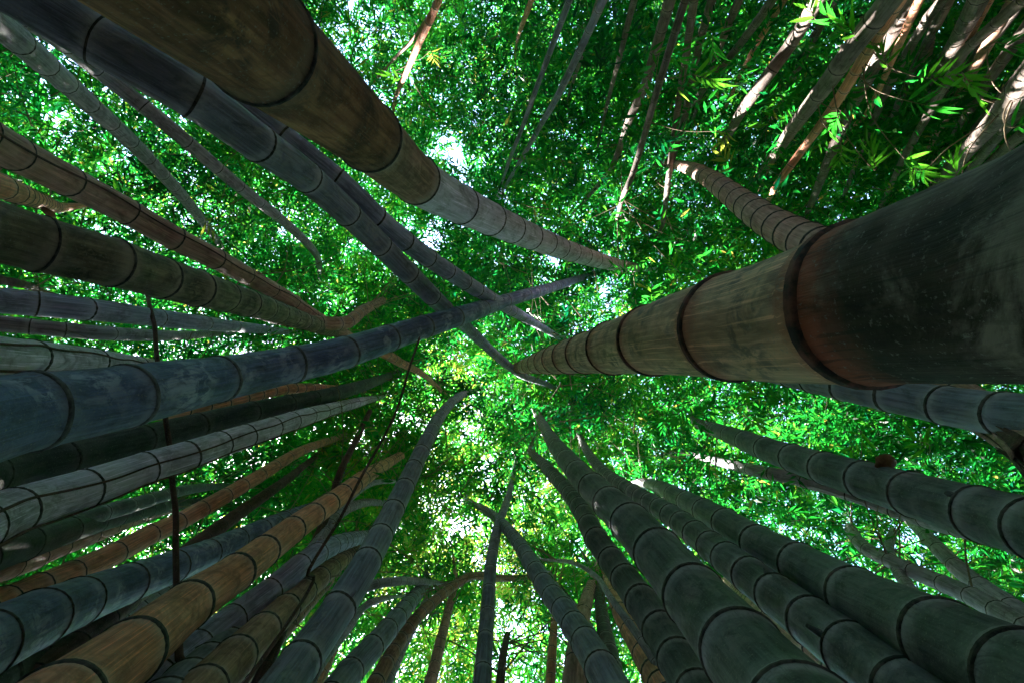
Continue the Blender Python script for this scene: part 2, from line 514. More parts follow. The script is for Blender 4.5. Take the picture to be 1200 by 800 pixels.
# ------------------------------------------------------------------ bamboo culms, traced one by one
# label, skin, thickness (m), internode length in thicknesses, [(x, y, width) from the base end to the tip], node places
CULMS = [
 ('giant olive-brown culm with rust-rimmed rings and algae blotches, thickest stem at the right', 'olive', .20, 1.3,
  [(1330, 285, 330), (1200, 320, 262), (1080, 341, 216), (950, 370, 161), (820, 388, 106), (725, 406, 63), (690, 413, 48), (650, 421, 33), (620, 428, 19), (602, 432, 10)],
  [1015, 858, 764, 718, 686, 667, 652, 640, 630, 621, 614], dict(ringmat='RUST', ringw=.9, lowk=1.6, lower=[(1010, 'algae')])),
 ('huge dark brown culm from the upper left that bends and pales to a grey tip', 'white', .19, 2.1,
  [(210, -32, 178), (302, 50, 132), (364, 102, 106), (431, 160, 77), (488, 211, 55), (540, 240, 44), (600, 268, 33), (660, 292, 24), (720, 310, 15), (768, 316, 7)],
  [302, 431, 488, 540, 575, 600, 622, 640, 656, 670, 684, 697, 709], dict(lower=[(430, 'darkbrown'), (487, 'brown')])),
 ('thick navy blue culm crossing in front of the others from the left edge', 'navy', .17, 1.8,
  [(-60, 503, 116), (5, 487, 97), (110, 471, 79), (200, 454, 64), (256, 444, 53), (337, 428, 43), (400, 414, 38), (484, 387, 28), (540, 370, 23), (582, 356, 17), (643, 338, 12), (705, 318, 6)],
  [38, 148, 256, 344, 405, 455, 497, 533, 565, 592, 617], dict(ringmat='PALE', ringw=1.1)),
 ('dark slate culm running just under the huge brown one to the centre', 'slate', .15, 2.2,
  [(-40, -40, 66), (30, -5, 62), (112, 46, 57), (225, 112, 52), (303, 168, 44), (360, 208, 36), (430, 272, 28), (511, 352, 21), (545, 382, 14), (603, 434, 9), (645, 452, 6), (690, 480, 3)],
  [115, 227, 303, 360, 408, 447, 480], {}),
 ('pale blue culm emerging from behind the dark slate one', 'blue', .15, 2.0,
  [(60, -50, 42), (180, 50, 36), (250, 98, 33), (330, 160, 31), (400, 216, 29), (450, 263, 26), (500, 301, 22), (550, 334, 18), (602, 365, 13), (653, 394, 7)],
  None, {}),
 ('slim grey culm reaching down from the top left with a broken upper end', 'grey', .13, 2.6,
  [(-10, -2, 27), (60, 40, 23), (125, 90, 19), (202, 152, 17), (277, 216, 14), (335, 262, 11), (370, 298, 8), (375, 330, 4)], None, {}),
 ('grey culm curving from the left top corner toward the brown corded one', 'grey', .14, 2.4,
  [(-60, -22, 40), (30, 55, 30), (80, 100, 24), (149, 162, 18), (203, 218, 14), (240, 263, 10), (268, 302, 6)], None, {}),
 ('brown ringed culm with a dark cord winding along its upper side', 'rust', .14, 1.5,
  [(-60, 132, 52), (0, 170, 44), (80, 212, 36), (147, 247, 31), (202, 278, 28), (250, 302, 25), (285, 321, 22), (316, 338, 19), (341, 352, 17), (364, 367, 14), (402, 389, 11)],
  [15, 80, 150, 205, 252, 287, 318, 343, 366, 386], dict(vine=[(-.45, 0)])),
 ('short tan culm at the left edge above the mossy thick one', 'tan', .12, 2.0,
  [(-60, 200, 36), (-20, 211, 32), (20, 226, 26), (66, 243, 14)], [15], {}),
 ('mossy dark olive culm with crowded rings at the left edge', 'moss', .16, 1.2,
  [(-60, 256, 78), (0, 272, 70), (50, 287, 65), (130, 307, 57), (190, 326, 48), (235, 339, 42), (262, 347, 36), (290, 355, 32), (310, 361, 28), (335, 369, 23), (375, 383, 17), (400, 391, 11)],
  [45, 130, 188, 230, 262, 289, 310, 326, 341, 355, 367, 378], {}),
 ('blue-grey culm lying nearly level below the mossy one', 'blue', .14, 2.0,
  [(-60, 346, 34), (0, 352, 31), (100, 362, 27), (180, 372, 21), (240, 379, 17), (300, 385, 11), (345, 390, 6)], [42, 100, 185, 240, 275, 302], {}),
 ('thin grey culm just beneath the level blue-grey one', 'grey', .11, 2.0,
  [(-50, 375, 20), (0, 379, 19), (60, 385, 18), (130, 391, 16), (200, 393, 12), (250, 391, 7), (300, 386, 4)], [36, 75, 130, 175, 212], {}),
 ('whitish culm with bold black rings above the navy one at the left edge', 'white', .14, 1.6,
  [(-60, 412, 54), (0, 418, 47), (35, 419, 42), (108, 424, 32), (170, 430, 22), (240, 437, 14)], [-40, 33, 108, 160, 200], dict(ringw=1.6, vine=[(-.5, 0), (.6, .6)])),
 ('tan culm showing in pieces between the navy one and the dark one', 'tan', .12, 1.6,
  [(-60, 522, 34), (30, 508, 28), (110, 491, 23), (240, 476, 17), (332, 456, 13), (400, 456, 9), (428, 458, 5)], None, {}),
 ('very dark smooth culm running along the underside of the navy one', 'dark', .17, 2.6,
  [(-60, 566, 62), (0, 553, 50), (100, 531, 40), (200, 506, 31), (300, 481, 24), (380, 464, 18), (430, 450, 13), (474, 433, 6)], None, {}),
 ('pale grey culm with evenly spaced black rings and dark cords, lower left', 'white', .15, 1.55,
  [(-70, 636, 74), (10, 601, 56), (98, 573, 46), (169, 549, 39), (219, 534, 35), (256, 521, 31), (319, 501, 25), (361, 487, 20), (416, 472, 12), (446, 465, 6)],
  [12, 98, 169, 219, 257, 288, 319, 341, 361, 378, 393, 405, 416, 426], dict(ringw=1.25, vine=[(-.1, .5), (1.0, 1.6)])),
 ('dark green culm below the pale grey ringed one, left edge', 'dark', .16, 3.2,
  [(-80, 676, 60), (-20, 652, 46), (50, 630, 35), (110, 612, 26), (180, 596, 16), (230, 588, 9)], None, {}),
 ('green culm curving under the pale grey ringed one', 'green', .12, 3.0,
  [(-20, 652, 34), (40, 631, 26), (100, 607, 21), (160, 590, 17), (215, 574, 12), (268, 568, 6)], None, {}),
 ('brown culm with close rings in the lower left, uppermost of the two parallel tan ones', 'rust', .14, 2.6,
  [(-60, 690, 40), (-10, 668, 34), (34, 655, 28), (61, 643, 25), (108, 626, 21), (150, 610, 17), (190, 598, 12), (232, 586, 7)], None, {}),
 ('long tan-brown culm rising from the lower left edge to a rusty tip', 'tan', .14, 1.4,
  [(-60, 742, 46), (-10, 712, 38), (84, 672, 30), (135, 648, 26), (176, 626, 23), (209, 611, 21), (263, 581, 18), (306, 556, 15), (355, 527, 11), (411, 508, 6)],
  [84, 135, 176, 209, 237, 264, 284, 305, 322, 338, 352, 366, 378], {}),
 ('slender rust-brown culm slanting behind the orange one', 'stick', .12, 2.4,
  [(-70, 880, 60), (60, 780, 40), (150, 702, 27), (200, 662, 21), (254, 620, 17), (300, 587, 13), (335, 562, 10), (388, 520, 5)], None, {}),
 ('dark blue culm passing under the orange one in the lower left', 'navy', .17, 1.6,
  [(-90, 790, 96), (40, 727, 66), (100, 702, 53), (148, 684, 45), (202, 664, 37), (243, 648, 31), (277, 633, 27), (340, 606, 19), (380, 590, 12)],
  [88, 148, 202, 243, 277, 306], {}),
 ('big orange-tan culm with thick black rings in the lower left', 'tan', .16, 1.35,
  [(20, 868, 118), (60, 834, 100), (150, 766, 74), (219, 710, 54), (280, 668, 42), (310, 645, 36), (347, 617, 30), (394, 584, 23), (430, 557, 18), (468, 534, 10)],
  [60, 150, 220, 276, 309, 342, 367, 386, 402, 414, 424, 433, 441, 449, 456], dict(ringw=1.35)),
 ('grey culm peeping between the dark blue one and the orange one', 'grey', .14, 2.0,
  [(0, 830, 46), (60, 785, 38), (120, 742, 31), (182, 702, 23), (232, 672, 14)], None, {}),
 ('near black culm at the bottom left corner', 'dark', .18, 2.0,
  [(-90, 850, 90), (-20, 800, 72), (50, 758, 52), (120, 716, 34), (170, 690, 20)], None, {}),
 ('dark culm in shade below the orange one', 'slate', .16, 1.7,
  [(110, 900, 96), (170, 850, 74), (222, 800, 55), (275, 750, 40), (322, 708, 28), (355, 680, 18)], None, {}),
 ('grey-brown culm with black rings between the orange and the long slate one', 'brown', .15, 1.35,
  [(200, 850, 68), (268, 778, 49), (314, 733, 38), (358, 691, 28), (385, 668, 22), (414, 646, 14)], [235, 275, 308, 334, 356, 374, 388, 399], dict(ringw=1.2)),
 ('blue-grey culm whose tip bends level behind the slate one', 'blue', .14, 1.9,
  [(190, 790, 46), (260, 735, 36), (320, 690, 30), (360, 656, 26), (400, 635, 20), (446, 625, 11)], None, {}),
 ('greenish culm arching level above the blue-grey bent one', 'grey', .11, 1.8,
  [(320, 700, 22), (370, 640, 16), (395, 604, 13), (425, 589, 10), (462, 590, 5)], None, {}),
 ('thin pale culm tip arching over the greenish one', 'grey', .08, 2.0,
  [(370, 640, 12), (400, 595, 9), (433, 567, 7), (472, 563, 4)], None, {}),
 ('dead dark pole leaning behind the orange culm', 'stick', .07, 3.2,
  [(280, 850, 20), (304, 797, 16), (324, 753, 14), (355, 667, 11), (382, 605, 9), (399, 552, 8), (416, 518, 7), (434, 480, 6)], None, {}),
 ('long slate-blue culm rising from the bottom edge left of centre', 'slate', .15, 2.2,
  [(285, 872, 66), (340, 792, 50), (385, 730, 41), (420, 675, 35), (444, 631, 29), (461, 597, 25), (481, 556, 21), (500, 516, 17), (517, 485, 13), (540, 463, 9), (568, 454, 4)], None, {}),
 ('straight blue-grey culm left of the bottom centre, ending at a twig fork', 'slate', .13, 2.2,
  [(370, 842, 42), (410, 788, 32), (447, 746, 26), (474, 713, 20), (498, 684, 12)], None, {}),
 ('brown culm arching over to the right above the bottom centre', 'brown', .11, 2.0,
  [(410, 860, 24), (444, 793, 20), (478, 736, 15), (511, 702, 12), (538, 682, 10), (555, 674, 9), (582, 677, 8), (618, 676, 6)], None, {}),
 ('thin culm with a reddish upper end standing left of the bottom centre', 'rust', .09, 2.4,
  [(490, 850, 20), (505, 797, 15), (521, 732, 11), (533, 686, 7)], None, {}),
 ('straight upright dark culm at the bottom centre', 'slate', .12, 2.6,
  [(560, 860, 26), (565, 797, 22), (571, 719, 17), (575, 665, 14), (583, 618, 11), (596, 581, 8), (605, 538, 4)], None, {}),
 ('dark culm leaning left across the upright one near the bottom centre', 'slate', .14, 1.8,
  [(740, 850, 50), (700, 775, 38), (667, 724, 29), (643, 692, 24), (623, 660, 20), (602, 628, 15), (575, 601, 10), (546, 586, 5)], None, {}),
 ('small curved grey culm beside the leaning dark one', 'grey', .09, 2.2,
  [(715, 790, 15), (683, 724, 11), (658, 696, 9), (642, 668, 5)], None, {}),
 ('reddish-brown culm narrowing upward right of the bottom centre', 'rust', .13, 1.7,
  [(668, 860, 34), (673, 797, 28), (678, 746, 22), (687, 704, 15), (701, 660, 7)], [820, 778, 745, 718, 698], dict(ringw=1.3)),
 ('black shaded culm between the reddish and the green slim one', 'dark', .15, 2.0,
  [(735, 880, 40), (706, 820, 32), (690, 770, 24), (681, 728, 15)], None, {}),
 ('slim green culm wedged left of the orange short one', 'green', .13, 1.8,
  [(728, 860, 28), (721, 797, 23), (708, 735, 17), (700, 682, 10)], None, {}),
 ('short orange-brown culm with black rings right of the bottom centre', 'tan', .14, 1.25,
  [(812, 862, 50), (772, 795, 35), (752, 760, 28), (730, 722, 21), (717, 690, 15), (706, 662, 8)], [790, 768, 740, 716, 698, 682], dict(ringw=1.4)),
 ('ringed green-grey culm left of the largest bottom right one', 'green', .15, 1.5,
  [(840, 850, 64), (803, 786, 51), (775, 739, 43), (748, 699, 37), (721, 662, 31), (697, 628, 27), (684, 601, 23), (667, 577, 19), (643, 550, 14), (622, 529, 8)], None, {}),
 ('largest green-grey culm in the lower right with bold rings toward the centre', 'green', .18, 1.2,
  [(1000, 915, 176), (930, 835, 124), (860, 752, 90), (815, 700, 72), (775, 652, 58), (737, 611, 46), (704, 580, 36), (677, 553, 28), (650, 520, 18), (630, 486, 9)],
  [500, 512, 524, 538, 553, 571, 590, 613, 648, 698, 765, 860], dict(ringw=1.1)),
 ('brown culm segment wedged between two dark green ones in the lower right', 'rust', .14, 1.8,
  [(1080, 862, 58), (1020, 814, 46), (969, 770, 36), (915, 733, 27), (876, 702, 17), (850, 680, 9)], [960, 905, 882], dict(ringw=1.5)),
 ('green-grey culm running parallel right of the largest lower one', 'green', .15, 1.5,
  [(1110, 850, 92), (1010, 772, 68), (935, 716, 52), (880, 675, 42), (835, 641, 34), (790, 606, 26), (748, 580, 20), (711, 556, 15), (689, 530, 10), (676, 502, 5)], None, {}),
 ('dark shadowed culm beneath the broad one in the lower right corner', 'dark', .17, 1.6,
  [(1190, 865, 96), (1090, 790, 72), (1010, 738, 54), (950, 700, 42), (900, 668, 32), (860, 640, 22), (830, 618, 12)], None, {}),
 ('broad near-black culm heading into the lower right corner', 'green', .17, 1.4,
  [(1330, 860, 160), (1230, 812, 124), (1110, 752, 92), (1010, 702, 66), (945, 666, 51), (895, 640, 42), (850, 612, 33), (806, 588, 24), (775, 572, 17), (750, 564, 9)],
  [762, 775, 789, 805, 826, 851, 888, 938, 1005, 1110], dict(ringw=1.1)),
 ('dark teal culm with double rings reaching the right edge', 'green', .15, 1.2,
  [(1290, 642, 88), (1200, 616, 71), (1120, 594, 59), (1050, 573, 49), (969, 549, 38), (901, 527, 28), (860, 511, 21), (818, 496, 12)],
  [840, 855, 874, 898, 930, 967, 1013, 1070, 1151], dict(ringw=1.2)),
 ('pale culm showing below the dark teal one', 'grey', .14, 2.4,
  [(1290, 652, 36), (1200, 634, 30), (1120, 616, 24), (1060, 600, 20), (1000, 579, 18), (935, 561, 16), (868, 547, 13), (800, 529, 6)], None, {}),
 ('smooth grey culm climbing from the right edge under the dark teal one', 'grey', .12, 3.0,
  [(1270, 770, 30), (1200, 721, 25), (1138, 678, 20), (1102, 645, 17), (1072, 614, 13), (1050, 598, 7)], None, {}),
 ('grey culm stub with a blunt rounded top in the lower right', 'grey', .11, 2.4,
  [(1280, 780, 34), (1200, 734, 27), (1138, 698, 22), (1050, 660, 17), (1012, 640, 15), (995, 617, 12)], None, {}),
 ('short stump beside the blunt grey culm', 'grey', .08, 2.0,
  [(1230, 850, 36), (1130, 760, 23), (1070, 695, 15), (1043, 648, 11), (1047, 620, 8)], None, {}),
 ('slate culm half hidden beneath the giant olive one', 'slate', .15, 1.6,
  [(1330, 502, 70), (1250, 494, 62), (1180, 486, 53), (1104, 474, 45), (1000, 454, 36), (930, 440, 29), (850, 425, 20), (780, 415, 10)], None, {}),
 ('brown culm with loose shredded bark at the right edge under the giant one', 'brown', .15, 2.4,
  [(1330, 600, 86), (1230, 532, 60), (1165, 488, 46), (1110, 454, 34), (1040, 412, 22), (990, 388, 12)], None, dict(bark=True)),
 ('curved pale brown culm banded with dark rings, behind the giant one', 'rust', .15, .62,
  [(1190, 352, 92), (1080, 327, 70), (1003, 304, 54), (950, 285, 44), (905, 262, 36), (870, 238, 29), (838, 214, 22), (810, 198, 15), (776, 190, 7)],
  [1010, 985, 962, 945, 928, 913, 899, 887, 876, 866, 856, 847, 838, 829, 820, 811, 803, 795], dict(ringw=1.5)),
 ('broken stub of tan culm above the navy one', 'brown', .16, 1.6,
  [(-60, 262, 34), (130, 310, 28), (235, 341, 24), (335, 373, 19), (400, 379, 16), (425, 364, 13), (449, 352, 9)], None, {}),
 ('thin tan culm slanting down out of the navy one near the centre', 'tan', .08, 2.2,
  [(-60, 505, 30), (110, 472, 27), (256, 444, 23), (350, 424, 19), (412, 408, 15), (445, 412, 12), (470, 425, 10), (495, 438, 7), (518, 458, 4)], None, {}),
 ('pale narrow culm at the bottom left of centre', 'tan', .07, 2.4,
  [(352, 850, 18), (372, 800, 15), (388, 766, 12), (404, 732, 9), (414, 712, 5)], None, {}),
 ('curved grey branch reaching right from the long slate culm', 'grey', .07, 2.4,
  [(310, 870, 28), (360, 780, 19), (400, 722, 15), (416, 697, 12), (440, 684, 11), (480, 680, 9), (524, 684, 5)], None, {}),
 ('small grey arching stem below the curved branch', 'grey', .06, 2.4,
  [(320, 870, 24), (370, 785, 15), (408, 735, 10), (425, 712, 8), (445, 702, 7), (470, 698, 3)], None, {}),
 ('thin pale bent stem over the leaning culms right of the bottom centre', 'grey', .045, 3.0,
  [(830, 880, 15), (765, 770, 11), (716, 700, 8), (700, 676, 6), (672, 659, 5), (636, 655, 3)], None, {}),
  ('slim brown culm in the shade left of the long slate-blue one', 'brown', .10, 2.2,
  [(190, 900, 36), (245, 838, 28), (305, 770, 20), (352, 718, 15), (394, 672, 9)], None, {}),
 ('slim grey culm between the straight blue-grey and the arching brown one', 'grey', .08, 2.2,
  [(425, 880, 20), (448, 812, 15), (470, 762, 12), (490, 722, 9), (503, 694, 5)], None, {}),
 ('thin tan culm left of the reddish-brown one near the bottom edge', 'tan', .07, 2.2,
  [(640, 870, 16), (645, 795, 12), (649, 735, 9), (655, 690, 5)], None, {}),
 ('dead frayed snag at the bottom centre', 'stick', .06, 2.4,
  [(580, 860, 13), (586, 800, 11), (590, 765, 9), (595, 742, 7)], None, {}),
 ('short dark stick at the left edge over the level blue-grey culm', 'stick', .05, 3.0,
  [(-50, 318, 14), (0, 328, 11), (30, 334, 9), (48, 340, 5)], None, {}),
 # culms of the farther clump, seen through the leaves at the top right
 ('tall grey culm with a sunlit patch, brightest of the long ones at the top right', 'far', .13, 2.8,
  [(1085, -60, 31), (1043, 0, 26), (1003, 51, 23), (969, 98, 20), (935, 142, 16), (912, 176, 12), (881, 218, 7)], None, {}),
 ('grey culm parallel to the tallest one at the top right', 'far', .12, 2.6,
  [(1095, -45, 22), (1067, 7, 18), (1023, 81, 15), (989, 145, 12), (965, 203, 10), (942, 262, 6)], None, {}),
 ('sunlit whitish culm with flaking skin in the top right clump', 'far', .11, 2.0,
  [(975, -30, 19), (932, 44, 15), (898, 91, 14), (871, 128, 12), (850, 165, 8), (832, 196, 4)], None, {}),
 ('thin culm left of the sunlit whitish one', 'far', .09, 2.6,
  [(940, -60, 13), (905, 0, 11), (868, 51, 9), (820, 111, 7), (798, 140, 4)], None, {}),
 ('very thin tan culm touching the sunlit whitish one', 'tan', .07, 2.6,
  [(945, -50, 9), (915, 7, 7), (884, 57, 6), (860, 105, 5), (842, 146, 3)], None, {}),
 ('slender culm rising straight from the top edge right of centre', 'far', .09, 2.6,
  [(846, -60, 12), (834, 0, 10.5), (820, 51, 9), (800, 145, 7), (784, 205, 5), (776, 262, 3)], None, {}),
 ('grey and tan culm at the top edge, farthest left of the upper right clump', 'far', .11, 2.6,
  [(800, -60, 17), (785, 0, 14), (761, 84, 11), (752, 110, 10), (737, 142, 9), (717, 196, 7), (683, 238, 4)], None, {}),
 ('tan culm glimpsed above the banded curved one', 'far', .08, 2.2,
  [(822, -60, 12), (806, 50, 9), (793, 135, 7.5), (784, 205, 7), (777, 262, 5)], None, {}),
 ('broad shaded culm at the top right corner', 'far', .13, 2.4,
  [(1165, -40, 25), (1138, 17, 20), (1110, 68, 15), (1094, 101, 12), (1076, 148, 6)], None, {}),
 ('sunlit culm in the top right corner', 'far', .12, 2.4,
  [(1240, -70, 22), (1192, 4, 17), (1150, 60, 14), (1118, 104, 10), (1096, 140, 5)], None, {}),
 ('tan culm behind the broad shaded one in the corner', 'tan', .10, 2.4,
  [(1190, -50, 14), (1158, 0, 12), (1124, 68, 9), (1106, 118, 5)], None, {}),
 ('bright grey culm meeting the giant one at the right edge', 'far', .13, 2.6,
  [(1260, 30, 32), (1200, 97, 26), (1165, 142, 21), (1134, 176, 17), (1104, 214, 13), (1080, 238, 8)], None, {}),
 ('grey culm just right of the bright one at the right edge', 'far', .10, 2.6,
  [(1262, 52, 18), (1215, 108, 15), (1171, 158, 12), (1138, 199, 9), (1118, 224, 5)], None, {}),
 ('thin grey culm crossing the right edge near the top', 'far', .10, 2.6,
  [(1250, -30, 17), (1200, 37, 14), (1158, 95, 12), (1121, 155, 8), (1100, 190, 4)], None, {}),
 ('outermost pale culm at the right edge above the giant one', 'far', .10, 2.6,
  [(1275, 92, 19), (1225, 135, 15), (1185, 168, 12), (1155, 196, 9), (1134, 214, 5)], None, {}),
 ('short thin culm at the top edge between two grey ones', 'brown', .08, 2.6,
  [(1110, -40, 12), (1097, 17, 10), (1086, 74, 7), (1078, 120, 3)], None, {}),
 ('thin orange culm beside the parallel grey one', 'tan', .06, 2.6,
  [(1100, -50, 12), (1050, 60, 8), (1019, 128, 6), (1000, 150, 5), (982, 190, 3)], None, {}),
 ('short tan culm below the sunlit patch of the tall grey one', 'tan', .08, 2.4,
  [(1090, -60, 19), (1010, 72, 13), (975, 128, 11), (940, 176, 9), (911, 216, 8), (895, 245, 4)], None, {}),
 ('hair-thin brown culm just left of the grey and tan one at the top', 'far', .07, 2.6,
  [(768, -60, 10), (745, -5, 8), (728, 60, 6.5), (712, 120, 4.5), (702, 165, 3)], None, {}),
 ('faint thin culm in the dark leaves left of the upper right clump', 'far', .06, 2.6,
  [(722, -60, 8), (700, 5, 6.5), (680, 70, 5), (664, 120, 3)], None, {}),
 ('slim tan culm between the slender brown one and the thin grey ones', 'far', .08, 2.6,
  [(892, -60, 12), (866, 0, 10), (846, 48, 8.5), (825, 100, 6.5), (812, 140, 4)], None, {}),
 ('slim grey culm left of the brightest long one', 'far', .09, 2.6,
  [(1010, -60, 13), (980, -5, 11), (952, 48, 9), (925, 100, 7), (905, 140, 4.5)], None, {}),
 ('narrow tan culm closely right of the brightest long one', 'tan', .08, 2.6,
  [(1080, -70, 12), (1056, -10, 10), (1028, 45, 9), (1000, 92, 7), (975, 140, 4.5)], None, {}),
 ('narrow grey culm filling the gap left of the broad shaded one', 'far', .09, 2.6,
  [(1140, -60, 14), (1112, 0, 12), (1084, 55, 10), (1058, 110, 8), (1036, 160, 5)], None, {}),
 ('second narrow brown culm under the broad shaded one', 'brown', .09, 2.6,
  [(1200, -20, 14), (1160, 48, 12), (1128, 105, 9.5), (1096, 160, 7), (1070, 205, 4)], None, {}),
 ('pale narrow culm squeezed between the two sunlit right edge ones', 'far', .10, 2.6,
  [(1262, 0, 18), (1210, 70, 14), (1165, 125, 11), (1128, 172, 8.5), (1098, 210, 5)], None, {}),
 ('dim thin culm crossing behind the parallel grey one', 'far', .08, 2.6,
  [(1088, 20, 11), (1050, 85, 9), (1020, 150, 7), (998, 205, 5.5), (985, 240, 3.5)], None, {}),
 ('dim thin culm low in the upper right clump above the giant one', 'far', .08, 2.6,
  [(1130, 60, 12), (1096, 120, 9.5), (1062, 180, 7.5), (1040, 225, 5.5), (1022, 262, 3.5)], None, {}),
 ('tan culm at the top edge left of centre', 'tan', .08, 2.2,
  [(530, -45, 11), (511, 7, 9), (491, 51, 8), (464, 113, 5)], None, {}),
 ('thin rusty stem beside the tan culm at the top', 'rust', .045, 2.6,
  [(535, -35, 6), (491, 37, 4), (465, 66, 3.5), (438, 96, 2.5)], None, {}),
 ('short tan culm at the top edge near the middle', 'tan', .07, 2.2,
  [(636, -40, 9), (623, 0, 7), (609, 38, 5), (604, 60, 3)], None, {}),
 ('thin bluish culm beneath the bright gap above the centre', 'slate', .07, 2.4,
  [(735, -60, 12), (662, 96, 8), (633, 148, 6), (608, 192, 5), (584, 232, 3)], None, {}),
 ('second thin bluish culm beside the bright gap above the centre', 'slate', .06, 2.4,
  [(690, -60, 9.5), (630, 100, 6), (612, 150, 5), (600, 180, 4.5), (586, 220, 3)], None, {}),
 ('short tan culm in the leaves above the tip of the huge brown one', 'far', .06, 2.2,
  [(822, -60, 11), (775, 90, 8.5), (752, 170, 7), (741, 205, 6.5), (731, 228, 6), (723, 256, 4)], None, {}),
]
RM = {'RUST': RING_RUST, 'PALE': RING_PALE}
BUILT = []
for (lab, skin, D, k, pts, rings, opt) in CULMS:
    root, p = make_culm(lab, skin, D, k, pts, rings, 'bamboo culms of the grove',
                        ringmat=RM.get(opt.get('ringmat')), ringw=opt.get('ringw', 1.0), lower=opt.get('lower', ()), lowk=opt.get('lowk', 1.0))
    BUILT.append((root, p, D, opt, lab))


# ------------------------------------------------------------------ vines and loose bark on the culms
def culm_vine(p, side, wob, lab):
    """a wiry climber hugging a culm along the side that faces the camera"""
    s0 = p.s[p.nb]; s1 = p.vis * 0.96
    ss = np.linspace(s0 * 0.9, s1, 46)
    C = p.at(ss, p.p); T = p.at(ss, p.T); R = p.at(ss, p.r)
    pts = []
    ph = random.uniform(0, 6)
    for i in range(len(ss)):
        toc = np.array([0, 0, CAM_Z]) - C[i]; t = T[i] / np.linalg.norm(T[i])
        toc -= t * toc.dot(t); toc /= np.linalg.norm(toc)
        sd = np.cross(t, toc)
        a = side + 0.10 * math.sin(ss[i] * 3.2 + ph) + 0.06 * math.sin(ss[i] * 11 + wob)
        pts.append(C[i] + (toc * math.cos(a) + sd * math.sin(a)) * (R[i] * 1.075 + 0.002))
    o = tube_object('climbing_vine', pts, [0.0045, 0.004, 0.0025], CM['stick'], 6)
    tag(o, lab, 'vine', 'dark vines in the grove')
    return o


VN = {7: ['dark wiry cord winding along the brown ringed culm'],
      12: ['thin dark creeper along the top of the whitish culm by the navy one', 'thin dark creeper along the lower side of the whitish culm by the navy one'],
      15: ['fine dark cord down the middle of the pale grey ringed culm', 'thicker wavy cord along the lower side of the pale grey ringed culm']}
for i, labs in VN.items():
    root, p, D, opt, lab = BUILT[i]
    for (side, wob), l in zip(opt['vine'], labs):
        culm_vine(p, side, wob, l)


def free_vine(lab, D, pts, mat='stick', cat='vine', name='hanging_vine'):
    """a stem that hangs free: from the canopy down to the floor"""
    P = []
    for (x, y, w) in pts:
        P.append(at(x, y, F * D / w))
    P = [np.array(q) for q in P]
    b = P[0] + (P[0] - P[1]) / max((P[1] - P[0])[2], .1) * 0.3
    b[2] = -0.03
    P = [b] + P
    t = P[-1] + np.array([0.05, 0.1, 1.0]) * 1.5
    o = tube_object(name, P, [D / 2] * 4, CM[mat], 8)
    tag(o, lab, cat, 'dark vines in the grove')
    return o


free_vine('thin black vine dropping from the navy culm past the orange one', .012,
          [(330, 740, 4.6), (362, 667, 4.0), (399, 606, 3.7), (423, 559, 3.4), (450, 511, 3.1), (467, 474, 2.9), (480, 430, 2.7), (492, 395, 2.5)])
free_vine('upright dark vine crossing the tan culms at the left', .026,
          [(213, 870, 12), (210, 770, 9), (207, 690, 7.2), (206, 638, 6.6), (206, 600, 6.3), (202, 565, 6), (200, 530, 5.8), (194, 490, 5.6), (191, 455, 5.3), (184, 420, 5), (181, 382, 4.6), (173, 346, 4.2), (168, 300, 3)])


def shredded_bark(p, root):
    """long curled strips of bark standing off the stem"""
    for i in range(16):
        s0 = p.s[p.nb] * random.uniform(0.95, 1.2); L = random.uniform(0.35, 0.9)
        ss = np.linspace(s0, min(s0 + L, p.len * .9), 10)
        C = p.at(ss, p.p); T = p.at(ss, p.T); R = p.at(ss, p.r)
        a0 = random.uniform(-1.3, 1.3); wd = random.uniform(.1, .28)
        rows = []
        for j in range(10):
            toc = np.array([0, 0, CAM_Z]) - C[j]; t = T[j] / np.linalg.norm(T[j])
            toc -= t * toc.dot(t); toc /= np.linalg.norm(toc); sd = np.cross(t, toc)
            lift = 1.08 + 0.25 * (abs(j - 4.5) / 4.5) ** 3 * random.uniform(.4, 1)
            for a in (a0 - wd * (1 - j / 14), a0, a0 + wd * (1 - j / 14)):
                rr = R[j] * lift * (1.0 if a == a0 else 1.05)
                rows.append(C[j] + (toc * math.cos(a) + sd * math.sin(a)) * rr)
        v = np.array(rows); v2 = v * 1.0; 
        f = []
        for j in range(9):
            for q in range(2):
                b = j * 3 + q
                f.append((b, b + 1, b + 4, b + 3))
        o = link_mesh('bark_strip', v, f, CM['rust'] if i % 2 else CM['stick'], root,
                      {'stemco': ('FLOAT_VECTOR', v), 'nodedist': ('FLOAT', np.ones(len(v)))}, origin=np.array(root.location))
        md = o.modifiers.new('thickness', 'SOLIDIFY'); md.thickness = 0.003


for root, p, D, opt, lab in BUILT:
    if opt.get('bark'):
        shredded_bark(p, root)

# ------------------------------------------------------------------ leaf canopy (stuff: nobody could count it)
_lat = rng.random((48, 48, 48))


def vnoise(P, scale):
    q = P / scale + 1000.0
    i = np.floor(q).astype(int); f = q - i; f = f * f * (3 - 2 * f)
    r = 0
    for dx in (0, 1):
        for dy in (0, 1):
            for dz in (0, 1):
                w = (f[:, 0] if dx else 1 - f[:, 0]) * (f[:, 1] if dy else 1 - f[:, 1]) * (f[:, 2] if dz else 1 - f[:, 2])
                r = r + w * _lat[(i[:, 0] + dx) % 48, (i[:, 1] + dy) % 48, (i[:, 2] + dz) % 48]
    return r


def unit(v):
    return v / (np.linalg.norm(v, axis=1)[:, None] + 1e-9)


